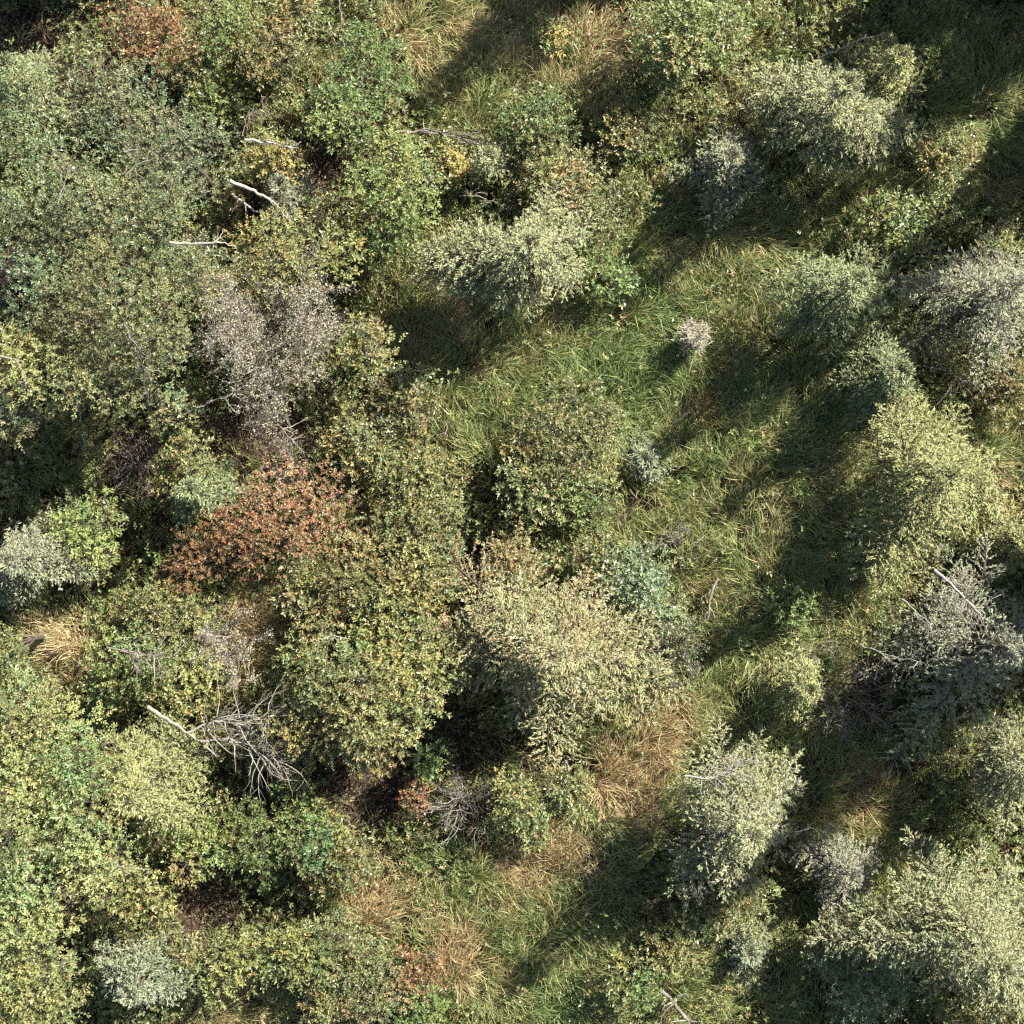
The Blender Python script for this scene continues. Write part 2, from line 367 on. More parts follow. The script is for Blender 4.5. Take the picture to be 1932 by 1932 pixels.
def spots(lst, x, y):
    o = np.zeros(len(x))
    for (px, py, pr, w) in lst:
        cx, cy = at(px, py); r = pr*M_PX
        o += w*np.exp(-((x-cx)**2+(y-cy)**2)/(r*r))
    return o
GRASSY = [(1250,700,200,1),(1450,820,220,1),(1380,470,180,1),(1120,600,130,.9),(850,640,120,.8),(930,700,120,1),(930,60,150,1),(800,90,100,.7),(1120,150,120,.8),(1280,960,120,.8),(1480,1080,180,1),
 (1420,1250,130,1),(1170,1480,110,1),(1000,1640,150,1),(850,1780,100,.9),(1050,1870,170,1),(1620,1530,110,1),(1570,1400,120,1),(1690,330,120,.8),(1850,220,150,1),(1880,860,90,.9),(110,1240,90,1.2),(470,1190,80,1.1),
 (430,1890,90,1),(1500,1880,200,.9),(690,1700,60,1),(790,560,100,.7),(590,140,50,.8),(200,900,100,.5),(60,850,50,1),(1290,1380,120,1),(1400,60,120,.4),(1750,150,120,.7),(1700,1650,90,.8),(930,1440,130,.5),(880,190,70,.9),(1350,900,120,.9),(560,1900,80,.6),(900,800,100,.9),(1250,1800,90,.4)]
STRAW = [(950,60,120,1.0),(750,80,80,1),(1170,1480,80,2.2),(1240,1380,50,1.8),(700,1700,75,2.2),(1180,70,60,1),(480,1180,80,2.2),(110,1220,75,2.2),(1000,1650,80,1),(850,540,90,.8),(1300,250,90,.6),(1100,150,70,.8),(1880,860,80,.8),(1890,360,50,1),(450,1890,80,1.0),(1080,1600,50,1.4),(880,1790,60,1.2),(880,640,40,1.2),(1620,1520,70,1),(610,150,60,1),(1280,1340,60,1),(440,1310,60,1.4),(675,960,50,1.4),(860,1790,60,1),(430,1880,60,1),(1010,1620,70,1),(1890,960,60,1),(1130,50,80,1)]
RUST = [(1340,690,35,1.6),(1300,760,30,1.4),(1620,1510,70,1.6),(940,1670,55,1.3),(1240,1370,40,1.2),(850,180,60,.8),(1650,410,40,1.3),(1700,1060,60,1.0),(1320,480,70,.6),(1510,940,60,.8),(1230,1720,60,1.1),(100,1300,60,.9),(260,1010,60,1),(1870,380,35,1.2),(1400,300,60,.6),(1790,1610,60,.5),(430,1230,60,.7),(330,640,40,.6),(1340,1600,40,.9),(1520,1020,60,.7),(1310,950,50,.3)]
LUSH = [(1100,770,110,1.3),(1250,620,120,1.0),(1180,700,80,1),(930,790,80,.8),(1040,1890,80,1.2),(840,1620,90,1.2),(1480,790,90,.9),(1850,250,100,.8),(860,180,40,1),(1350,870,90,.9),(1640,1100,90,.6),(1300,1240,60,.8),(1700,1460,60,.8),(1560,560,100,.5),(870,960,70,1.3),(1000,1730,90,.8),(1290,1270,60,1)]
HOLLOW = [(540,830,80,1),(440,800,40,1),(230,870,85,1),(150,160,50,1),(70,60,80,.9),(595,325,62,1.1),(560,1490,110,1),(400,1700,80,1),(890,1075,48,1),(1010,1420,100,.8),(890,1540,60,.8),(1640,1300,80,.7),(1200,950,35,1),(490,400,30,1),(20,520,60,1),(760,1450,60,1),(690,1480,80,.8),(1560,1440,110,.5),(240,150,60,.8),(1270,1290,70,.7),(850,1400,60,1),(160,1100,50,.7),(1430,950,60,.4)]
_na, _nb, _nc, _nd = Waves(1.3, 20, 11), Waves(1.5, 20, 12), Waves(1.1, 20, 13), Waves(.5, 20, 14)
GP = np.array([lin(c) for c in [(138,146,90), (192,170,126), (168,122,82), (122,142,84), (172,168,110)]])
def grass_tint(x, y, n):
    w = np.stack([1.5+0*x, -.1+.9*_na(x, y)+1.9*spots(STRAW, x, y), -.9+.8*_nb(x, y)+1.8*spots(RUST, x, y), .2+.9*_nc(x, y)+1.6*spots(LUSH, x, y), .5+.8*_nd(x, y)], 1)
    e = np.exp(1.5*w); e /= e.sum(1, keepdims=True)
    u = rng.uniform(0, 1, (n, 1)); k = (u > np.cumsum(e, 1)).sum(1).clip(0, 4)
    return GP[k]
_fa = Waves(3.2, 18, 21); _fb = Waves(1.0, 18, 22)
def tussocks(n_tuft, blades, Lm, name, label, band=13.2, mask_lo=.25, tint=None, width=.017):
    x = rng.uniform(-band, band, n_tuft); y = rng.uniform(-band, band, n_tuft)
    m = np.clip(spots(GRASSY, x, y), 0, 1); keep = (rng.uniform(0, 1, n_tuft) < mask_lo + (1-mask_lo)*m) & (rng.uniform(0, 1, n_tuft) > 1.15*spots(HOLLOW, x, y))
    x, y, m = x[keep], y[keep], m[keep]; n = len(x)
    ang = R(38) + 1.15*_fa(x, y) + .5*_fb(x, y)
    c0 = grass_tint(x, y, n)*np.exp(rng.normal(0, .14, (n, 1)))
    i = np.repeat(np.arange(n), blades); N = len(i)
    bx = x[i] + rng.normal(0, .07, N); by = y[i] + rng.normal(0, .07, N); a = ang[i] + rng.normal(0, .6, N)
    L = Lm*rng.uniform(.55, 1.25, N)*(.7+.4*m[i]); lean = rng.uniform(.45, 1.25, N)
    dx, dy = np.cos(a), np.sin(a); bz = ground_z(bx, by)
    K = 4; P = np.empty((N, K, 3)); px, py, pz = bx.copy(), by.copy(), bz.copy()
    el = R(86) - lean*.35; P[:, 0] = np.stack([px, py, pz], 1)
    for k in range(1, K):
        st = L/(K-1); px = px+dx*np.cos(el)*st; py = py+dy*np.cos(el)*st; pz = pz+np.sin(el)*st
        P[:, k] = np.stack([px, py, np.maximum(pz, bz+.02)], 1); el = el - lean*.62; 
        tw = rng.normal(0, .22, N); dx, dy = dx*np.cos(tw)-dy*np.sin(tw), dx*np.sin(tw)+dy*np.cos(tw)
    mixc = grass_tint(bx, by, N); col = (c0[i]*.6 + mixc*.4)*np.exp(rng.normal(0, .2, (N, 1)))*np.exp(rng.normal(0, .05, (N, 3)))
    g = Geo(); w = np.array([.7, 1, .8, 0])[None]*width*rng.uniform(.6, 1.3, (N, 1))
    g.ribbons(P, w, col)
    o = g.build(name, M_GRASS); o['kind'] = 'stuff'; o['label'] = label; o['category'] = 'grass'
    return o
tussocks(33000, 15, .64, 'grass', 'long windswept green and straw grass between the shrubs')
tussocks(20000, 12, .42, 'grass', 'short matted grass and litter low on the ground', mask_lo=.75, width=.015)

def undergrowth(n, name, label, hi=1.0, leaf=.075):
    x = rng.uniform(-13.2, 13.2, n); y = rng.uniform(-13.2, 13.2, n)
    m = np.clip(spots(GRASSY, x, y), 0, 1); q = _g2(x*1.3+3, y*1.3)
    keep = (rng.uniform(0, 1, n) > np.clip(m*.82 + .6*spots(STRAW, x, y)*(hi > 1), 0, .97)) & (q > -1.1) & (rng.uniform(0, 1, n) > 1.3*spots(HOLLOW, x, y)); x, y, q = x[keep], y[keep], q[keep]; n = len(x)
    z = ground_z(x, y) + .05 + hi*(.22+.16*np.clip(q, -1, 1.5))*rng.uniform(.5, 1.25, n)
    w = np.stack([1.2+.9*_nc(x, y), .7+.9*_nd(x, y), -.5+.9*_nb(x, y)+1.4*spots(RUST, x, y), .1+.9*_na(x, y)], 1)
    e = np.exp(1.4*w); e /= e.sum(1, keepdims=True); k = (rng.uniform(0, 1, (n, 1)) > np.cumsum(e, 1)).sum(1).clip(0, 3)
    g = Geo()
    for j, pal in enumerate(['green', 'olive', 'olive_red', 'yellow']):
        s = k == j; p = np.stack([x[s], y[s], z[s]], 1)
        shoots(g, p, rng.normal(0, .35, (len(p), 3))+np.array([.1, .1, 1]), pal, rng.uniform(.1, .22, len(p)), leaf, .42, 8)
    o = g.build(name, M_LEAF); o['kind'] = 'stuff'; o['label'] = label; o['category'] = 'undergrowth'
undergrowth(56000, 'undergrowth', 'low leafy green and yellowing plants under the shrubs')
undergrowth(16000, 'undergrowth', 'taller straggling leafy stems scattered through the thicket', hi=2.6, leaf=.08)
def litter(n):
    """dead twigs and fallen leaves lying on the soil, thickest in the hollows"""
    x = rng.uniform(-13, 13, n); y = rng.uniform(-13, 13, n); k = rng.uniform(0, 1, n) < .25 + spots(HOLLOW, x, y); x, y = x[k], y[k]; n = len(x)
    p = np.stack([x, y, ground_z(x, y) + rng.uniform(.01, .16, n)], 1); a = rng.uniform(0, 6.28, n)
    d = norm(np.stack([np.cos(a), np.sin(a), rng.normal(0, .15, n)], 1)); t = rng.uniform(0, 1, n) < .3
    g = Geo(); m = t.sum(); L = rng.uniform(.2, .9, m)
    g.tubes(bez(p[t], p[t]+d[t]*L[:, None], rng.normal(0, .07, (m, 3))*L[:, None], 6), np.linspace(.007, .003, 6), pick('litter', m), 3)
    m = (~t).sum(); L = rng.uniform(.04, .09, m); g.leaves(p[~t], d[~t], norm(np.array([0, 0, 1.])+rng.normal(0, .35, (m, 3))), L, L*.5, pick('litter', m, .25, .08))
    o = g.build('litter', M_DEAD); o['kind'] = 'stuff'; o['label'] = 'dead twigs and fallen brown leaves on the soil'; o['category'] = 'litter'
litter(160000)
# ---------------------------------------------------------------- the spruces and other conifers (x, y, radius as read in the photograph; height in metres)
for a in [
 ('spruce_tree', 1558,212,136,5.6,'spruce','pale grey-green spruce with broad crown, upper right, beside a leaning bare limb'),
 ('spruce_tree', 1672,140,78,3.0,'spruce_yellow','small yellow-green spruce touching the right edge of the large upper right spruce'),
 ('spruce_tree', 995,490,132,4.4,'spruce','pale sage spruce right of the bright green shrub in the upper middle'),
 ('spruce_tree', 1580,555,112,4.6,'spruce_green','greener spruce left of the sparse greyish spruce at the right edge'),
 ('spruce_tree', 1735,905,158,4.9,'spruce_yellow','broad yellow-green spruce in the right middle with its shadow side to the lower left'),
 ('spruce_tree', 1035,1222,196,4.8,'spruce_tan','largest tan-yellow spruce in the middle with rusty cones at its heart'),
 ('spruce_tree', 1820,1765,192,5.6,'spruce','large pale ragged spruce in the bottom right corner'),
 ('spruce_tree', 1915,1440,92,4.4,'spruce','pale spruce cut by the right edge above the bottom right corner'),
 ('spruce_tree', 60,1055,84,3.8,'spruce_grey','grey-green spruce at the left edge beside a bright leafy shrub'),
 ('spruce_tree', 275,1838,74,3.0,'spruce_blue','silvery grey-green spruce near the bottom left'),
 ('spruce_tree', 382,925,62,2.8,'spruce_green','small pale olive spruce left of the red shrub'),
 ('spruce_tree', 282,1480,112,4.6,'spruce_yellow','soft yellowish tan spruce leaning against the bottom left trees'),
 ('spruce_tree', 1506,1292,52,2.6,'spruce_yellow','little olive spruce alone in the grass of the right middle'),
 ('spruce_tree', 1365,318,90,2.8,'spruce_grey','grey spruce standing in the shadow of the large upper right spruce'),
 ('spruce_sapling', 1408,1788,54,1.3,'spruce_blue','blue-grey spruce sapling in the bottom right shade'),
 ('spruce_sapling', 1215,868,44,1.2,'spruce_blue','small blue-green sapling beside a purple-grey bare shrub'),
 ('spruce_sapling', 922,308,38,1.6,'spruce','tiny pale sage sapling above the upper middle spruce'),
 ('spruce_sapling', 540,368,48,2.2,'spruce_grey','small grey-green sapling crossed by a pale fallen trunk'),
 ('spruce_tree', 1662,712,92,3.8,'spruce_green','shaded dark green spruce above the broad yellow-green spruce'),
 ('spruce_tree', 1905,1022,50,2.6,'spruce_yellow','small pale green spruce at the right edge below the broad yellow-green one'),
 ('spruce_sapling', 1385,1590,60,1.8,'spruce_grey','shaded grey-green sapling under the front of the white-tipped spruce'),
 ('spruce_tree', 60,165,75,4.0,'spruce_green','dim green spruce in the upper left corner beyond the broadleaf trees'),
]: spruce(*a)
spruce('spruce_tree', 1385,1535,146,5.4,'spruce','pale spruce with white dead twigs on its upper edge, lower right', white=.10)
spruce('spruce_tree', 1850,565,140,5.0,'spruce_grey','sparse grey-tan spruce at the right edge with many bare twigs', white=.16, gap=.3, dens=.85)
spruce('spruce_tree', 1840,1210,178,6.8,'spruce_grey','big shaded spruce at the right edge with bare grey boughs on its left', white=.15, gap=.45, dens=.6)
spruce('spruce_tree', 1590,1635,76,2.2,'spruce_grey','thin twiggy grey spruce between the two large pale spruces at lower right', white=.35, gap=.2)
twiggy('dead_spruce', 1308,632,34,1.6,'wood_pale','small dead white spruce alone in the grass right of the middle', cat='dead spruce', group=None, n1=60, n2=7, n3=5)
# trees just outside the frame whose shade falls across it
for x, y, h, r, lab in [
 (2130,135,10.2,80,'tallest narrow spruce beyond the upper right corner whose shadow tip reaches the grass'),
 (2110,-120,9.0,115,'broad spruce beyond the upper right corner that throws the long dark band'),
 (1960,-190,8.5,130,'spruce beyond the top edge above the upper right corner'),
 (2120,330,4.6,70,'short spruce beyond the right edge beside the upper right grass'),
 (2160,925,13.0,175,'broad spruce beyond the right edge shading the big shaded spruce'),
 (1240,-190,6.0,85,'narrow spruce beyond the top edge casting the diagonal shadow'),
 (180,-160,7.5,140,'broad spruce beyond the top edge over the dark upper left corner'),
]:
    spruce('spruce_tree', x, y, r, h, 'spruce_green', lab, group='spruces beyond the frame', dens=1.5, foot=0, taper=.75, base=.15, gap=0)

# ---------------------------------------------------------------- broadleaf trees of the two groves
G1 = 'broadleaf trees of the upper left grove'; G2 = 'yellow-green trees of the lower left grove'
for x, y, r, h, pal, lab in [
 (45,255,105,6.2,'canopy','green tree crown at the left edge, highest of the upper left grove'),
 (238,225,105,5.6,'canopy','green tree crown of the upper left grove just below the dark gap'),
 (345,300,110,5.6,'canopy','green crown at the right side of the upper left grove by the pale fallen limb'),
 (135,385,115,6.4,'canopy','rounded green crown in the heart of the upper left grove'),
 (285,415,110,6.0,'canopy','green tree crown behind the forked white branch of the upper left grove'),
 (40,440,80,6.0,'canopy','green crown at the left edge just above the grey tangle of bare wood'),
 (120,560,105,5.8,'canopy','dark green crown right of the grey bare tangle at the left edge'),
 (255,575,115,6.0,'canopy','broad green crown left of the grey-pink twiggy shrub'),
 (375,520,75,5.0,'canopy','yellowing green crown edge left of the yellow-orange shrub'),
 (205,680,105,5.4,'canopy','green crown above the thin drooping white stem'),
 (55,690,85,5.6,'canopy_yellow','lighter green crown at the left edge, lowest of the upper left grove'),
 (310,660,62,4.6,'canopy','narrow green crown crossed by a long pale bare branch'),
 (20,780,70,4.8,'canopy','half-seen green crown at the left edge above the straw grass'),
]: leafy('broadleaf_tree', x, y, r, h, pal, lab, 'tree', G1, dens=160, leaf=.068, wide=.34, trunk=True, low=.45)
for x, y, r, h, pal, lab in [
 (40,1370,110,5.4,'canopy_yellow','yellow-green crown at the left edge below the tan grass'),
 (160,1425,110,5.2,'canopy_yellow','yellow-green crown next to the soft tan spruce, top of the lower left grove'),
 (35,1545,105,5.8,'canopy_yellow','bright yellow-green crown halfway down the lower left edge'),
 (165,1575,105,5.4,'canopy_yellow','yellow-green crown below the soft tan spruce in the lower left grove'),
 (60,1715,110,5.6,'canopy_yellow','large pale yellow-green crown in the lower left corner'),
 (70,1860,105,5.2,'canopy_yellow','yellow-green crown in the very bottom left corner'),
 (15,1225,55,4.0,'bright','small bright crown at the left edge beside rusty grass'),
]: leafy('broadleaf_tree', x, y, r, h, pal, lab, 'tree', G2, dens=150, leaf=.075, wide=.42, trunk=True, low=.4)

# ---------------------------------------------------------------- shrubs in leaf
G3 = 'leafy shrubs of the thicket'
for x, y, r, h, pal, lab in [
 (265,70,72,3.2,'rust','orange-brown shrub in the upper left corner with one yellow spray'),
 (360,95,60,2.6,'olive_red','reddish olive shrub right of the orange-brown upper left shrub'),
 (440,50,80,2.8,'green','green shrub at the top edge right of the orange-brown shrub'),
 (520,90,85,2.6,'olive','yellow-green shrub at the top, left of the straw grass'),
 (560,20,60,2.4,'olive','olive shrub cut by the top edge above the straw grass'),
 (395,180,60,2.2,'green','green shrub above the grove and left of pale twigs'),
 (148,102,30,3.0,'bright','small bright green rosette shrub in the dark upper left gap'),
 (690,130,85,2.4,'green','leafy green shrub on the left of the big diagonal shadow at the top'),
 (640,225,72,2.6,'green','dark green shrub above a black shadow hollow, upper middle left'),
 (748,350,98,2.8,'bright','vivid green shrub left of the pale sage spruce'),
 (720,440,66,2.0,'green','green shrub below the vivid green shrub'),
 (850,310,34,1.2,'gold','small golden shrub right of the vivid green shrub'),
 (1303,55,95,2.6,'bright','bright yellow-green shrub at the top edge right of centre'),
 (1265,125,60,1.8,'green','green shrub below the bright top edge shrub'),
 (1045,68,30,.8,'gold','tiny golden yellow shrub in straw grass at the top'),
 (1010,235,75,1.4,'green','low green shrub above the pale sage spruce'),
 (1060,350,85,1.6,'olive_red','olive shrub with orange leaves right of the tiny sage sapling'),
 (1110,420,70,1.5,'green','green shrub at the upper right side of the sage spruce'),
 (1130,520,55,1.5,'green','green shrub hugging the lower right side of the sage spruce'),
 (1180,250,60,1.2,'olive','low olive shrub in the middle of the top third'),
 (1690,440,72,1.8,'green','green shrub between the greener and the sparse spruce on the right'),
 (1785,290,62,1.4,'yellow','yellow-orange shrub in sunlit grass at upper right'),
 (1410,200,52,1.8,'olive','olive shrub left of the large upper right spruce'),
 (1370,40,50,1.6,'green','green shrub right of the bright one at the top edge'),
 (1880,480,50,1.8,'olive','olive shrub at the right edge above the sparse spruce'),
 (1790,400,50,1.4,'olive','olive shrub above the bare thorny twigs at right'),
 (1770,120,45,1.4,'bright','light green shrub right of the small yellow-green spruce'),
 (520,295,58,2.4,'yellow','orange-yellow shrub under the white fallen limb'),
 (530,478,95,2.8,'yellow','broad yellow and orange shrub in the upper left middle'),
 (640,480,52,2.2,'yellow','narrow yellow shrub right of the broad yellow and orange one'),
 (180,775,75,2.6,'olive','olive shrub under the drooping white stem'),
 (170,850,30,1.6,'olive','small olive shrub at the foot of the drooping white stem'),
 (315,770,40,3.2,'canopy','drooping green bough shrub over the dark gap'),
 (355,860,46,2.8,'yellow','yellow-leaved shrub above the small pale olive spruce'),
 (325,895,32,2.2,'yellow','small yellow shrub left of the pale olive spruce'),
 (560,975,112,2.0,'rust_pink','large red-orange shrub in the left middle'),
 (455,1010,75,1.8,'rust','rust-red shrub left of the large red-orange one'),
 (365,1050,62,1.5,'rust','dull red-brown shrub with dark stems beneath the pale olive spruce'),
 (720,1010,60,1.5,'olive_red','reddish olive shrub right of the large red-orange one'),
 (160,990,66,2.2,'bright','bright green shrub right of the left edge spruce'),
 (185,1055,40,1.8,'bright','small bright green shrub below the other by the left edge spruce'),
 (765,740,62,1.6,'olive_red','pink-tinged shrub below the diagonal shade left of centre'),
 (690,640,55,2.6,'yellow','yellowing shrub right of the grey-pink twiggy shrub'),
 (668,830,62,1.8,'olive','olive shrub right of the black hollow under the twiggy shrub'),
 (710,830,46,1.4,'olive_red','brownish shrub beside curved bare twigs left of centre'),
 (1080,815,98,1.9,'olive','large olive shrub right in the centre beside lush grass'),
 (1010,905,88,1.7,'olive','olive shrub below and left of the large central olive shrub'),
 (1150,790,40,1.3,'green','small green shrub on the right flank of the large central olive shrub'),
 (1100,930,60,1.4,'green','green shrub under the central olive shrub beside the purple bare shrub'),
 (790,900,78,1.5,'olive','green-olive shrub right of the reddish patch, left of centre'),
 (810,1000,88,2.0,'olive','olive shrub left of the black slit of shade in the centre'),
 (690,1090,92,2.2,'olive','olive shrub below the large red-orange one'),
 (790,1110,82,2.2,'olive','olive shrub touching the upper left of the largest tan spruce'),
 (600,1130,66,1.8,'olive_red','red-tinged olive shrub with a pale straw patch to its left'),
 (720,1200,90,2.4,'olive','yellowing olive shrub left of the largest tan spruce'),
 (815,1230,66,2.4,'olive_red','warm olive shrub against the left flank of the largest tan spruce'),
 (650,1300,98,3.4,'olive','olive shrub above the deep shade, lower left of centre'),
 (770,1310,86,3.2,'yellow','yellow-flecked shrub between olive shrubs lower left of centre'),
 (590,1375,68,2.6,'yellow','yellow-olive shrub right of the grey fallen tree'),
 (700,1395,72,3.2,'olive','olive shrub at the brink of the deep lower left shade'),
 (580,1240,62,1.8,'olive','olive shrub beside a curved white bough left of centre'),
 (955,1060,62,2.0,'olive_red','tan-leaved shrub on the upper left shoulder of the largest tan spruce'),
 (1200,1095,72,2.0,'greygreen','grey-green shrub on the upper right shoulder of the largest tan spruce'),
 (1240,1150,62,1.9,'greygreen','grey-green shrub right of the largest tan spruce'),
 (1130,1050,46,1.5,'green','green shrub just above the largest tan spruce'),
 (255,1225,82,2.2,'bright','bright green shrub in the left middle above the grey fallen tree'),
 (335,1290,70,2.0,'yellow','yellow-green shrub left of the greyish tan twiggy shrub'),
 (215,1290,52,1.8,'green','green shrub above the root end of the fallen tree'),
 (290,1150,48,1.8,'olive','pale olive shrub at the top of the bright green left middle shrub'),
 (355,1150,44,1.6,'yellow','yellowish shrub above the straw patch of the left middle'),
 (265,1685,58,2.6,'yellow','yellow and orange shrub right of the lower left grove'),
 (200,1650,52,2.6,'olive','olive shrub below a thin white fallen stem in the lower left'),
 (370,1590,66,1.8,'bright','sunlit bright shrub in the middle of the deep lower left shade'),
 (420,1560,62,1.6,'green','dark green shrub in the deep shade right of the lower left grove'),
 (500,1590,80,1.7,'green','shaded dark green shrub in the lower left middle'),
 (600,1560,75,1.7,'green','green shaded shrub left of the small orange one'),
 (640,1620,62,1.5,'olive','half-lit olive shrub above the pale dead grass'),
 (560,1470,50,1.4,'green','small dark shrub in the blackest part of the lower left shade'),
 (785,1500,34,1.4,'rust','small orange shrub left of the bare brush pile'),
 (810,1440,42,1.4,'green','green sprig shrub above the small orange one'),
 (965,1500,56,1.8,'yellow','yellow-olive shrub right of the bare brush pile'),
 (1000,1560,48,1.2,'olive','low olive shrub below the yellow-olive one by the brush pile'),
 (1070,1490,48,1.2,'olive','low olive shrub left of the blond grass'),
 (560,1800,70,1.8,'green','green shrub at the bottom left beside pale dead grass'),
 (430,1820,66,1.6,'yellow','yellow-green shrub right of the silvery spruce'),
 (335,1790,40,1.6,'olive','small olive shrub above the silvery spruce'),
 (655,1800,85,1.6,'olive','olive shrub below the pink dead grass at the bottom'),
 (700,1880,72,1.6,'olive_red','orange-tinged shrub at the bottom edge left of centre'),
 (790,1840,58,1.4,'rust','orange-brown shrub at the bottom left of centre'),
 (610,1890,52,1.4,'olive','olive shrub at the bottom edge left of the orange-tinged one'),
 (790,1910,48,1.2,'green','green shrub at the bottom edge below the orange-brown one'),
 (1385,1690,80,1.5,'olive','olive shrub below the white-tipped spruce at lower right'),
 (1310,1720,52,1.3,'olive','green-olive shrub left of the other below the white-tipped spruce'),
 (1270,1780,50,1.1,'yellow','yellow-orange low shrub at the bottom right of centre'),
 (1200,1840,55,1.2,'green','green low shrub near the bare fallen trunk at the bottom'),
 (1560,1790,55,1.6,'greygreen','grey-green shrub in shade left of the bottom right spruce'),
 (1640,1860,90,1.8,'greygreen','shaded grey-green shrub in front of the bottom right spruce'),
 (1830,1590,50,1.2,'green','green shrub above the bottom right spruce'),
 (1770,1400,45,1.2,'olive','sunlit olive shrub below the big shaded spruce at right'),
 (1490,1140,46,1.1,'green','low green shrub in the grass of the right middle'),
 (1900,720,52,1.4,'olive_red','reddish olive shrub at the right edge below the sparse spruce'),
 (1640,1060,46,1.1,'yellow','low yellow shrub below the broad yellow-green spruce'),
]: leafy('leafy_shrub', x, y, r, h, pal, lab, 'shrub', G3, dens=120, leaf=.078 if pal not in ('rust', 'rust_pink') else .07, wide=.42)

# ---------------------------------------------------------------- bare and twiggy shrubs
for a, k in [
 (('twiggy_shrub',515,640,158,3.6,'wood_grey','large grey-pink twiggy shrub with sparse faded leaves, left of centre'), dict(n1=38,n2=9,n3=9,leafpal='tan',leafn=18000)),
 (('twiggy_shrub',435,1225,72,1.8,'wood_grey','grey-tan twiggy shrub beside straw grass in the left middle'), dict(n1=20,n2=8,n3=7,leafpal='tan',leafn=3600)),
 (('twiggy_shrub',1272,1228,72,1.6,'wood_dark','dark grey twiggy shrub in shade right of the largest tan spruce'), dict(n1=20,n2=8,n3=7,leafpal='greygreen',leafn=2600)),
 (('dead_shrub',545,880,52,1.3,'wood_grey','pale bare tangle of twigs above the large red-orange shrub'), dict(n1=14,n2=6,n3=4)),
 (('dead_shrub',1125,940,52,.9,'wood_pink','purple-grey bare shrub spreading like a star below the centre'), dict(n1=22,n2=4,n3=3)),
 (('dead_shrub',1285,1030,58,1.1,'wood_grey','fan of bare grey stems in the shade right of centre'), dict(n1=22,n2=3,n3=2)),
 (('dead_shrub',22,510,72,2.6,'wood_pink','grey bare tangle of wood at the left edge of the grove'), dict(n1=18,n2=5,n3=4,thick=1.6)),
 (('dead_shrub',870,1520,85,1.3,'wood_grey','tall pile of bare brush standing in the lower middle shade'), dict(n1=30,n2=4,n3=3,thick=1.1)),
 (('dead_shrub',255,870,70,.8,'wood_pink','low dark thicket of bare stems left of the small pale olive spruce'), dict(n1=26,n2=5,n3=3)),
 (('dead_shrub',150,175,48,1.4,'wood_pink','bare brown stems in the dark gap of the upper left'), dict(n1=18,n2=4,n3=3)),
 (('dead_shrub',1540,1215,52,.9,'wood_grey','small bare grey shrub in the shade of the right middle'), dict(n1=12,n2=4,n3=3)),
 (('dead_shrub',1600,1330,95,1.5,'wood_grey','shaded bare boughs left below the big shaded spruce'), dict(n1=26,n2=5,n3=4)),
 (('dead_shrub',1645,750,58,1.6,'wood_grey','bare grey twigs at the lower edge of the shaded dark green spruce'), dict(n1=14,n2=5,n3=3)),
 (('dead_shrub',1895,455,40,1.2,'wood_white','white thorny twigs above the sparse greyish spruce'), dict(n1=12,n2=4,n3=3)),
 (('dead_shrub',800,1310,45,1.2,'wood_pink','small purplish bare twigs left of the largest tan spruce'), dict(n1=14,n2=4,n3=3)),
 (('dead_shrub',260,1900,30,.9,'wood_dark','small bare brown twigs below the silvery spruce'), dict(n1=10,n2=4,n3=2)),
 (('dead_shrub',770,1905,45,.9,'wood_grey','grey bare twigs at the bottom edge left of centre'), dict(n1=14,n2=4,n3=3)),
 (('dead_shrub',975,290,45,.8,'wood_pink','low purplish bare twigs beside the tiny sage sapling'), dict(n1=14,n2=5,n3=3)),
 (('dead_shrub',960,385,30,.7,'wood_grey','grey bare twigs just above the pale sage spruce'), dict(n1=10,n2=4,n3=3)),
]: twiggy(*a, group='leafless and twiggy shrubs', cat='shrub', **k)

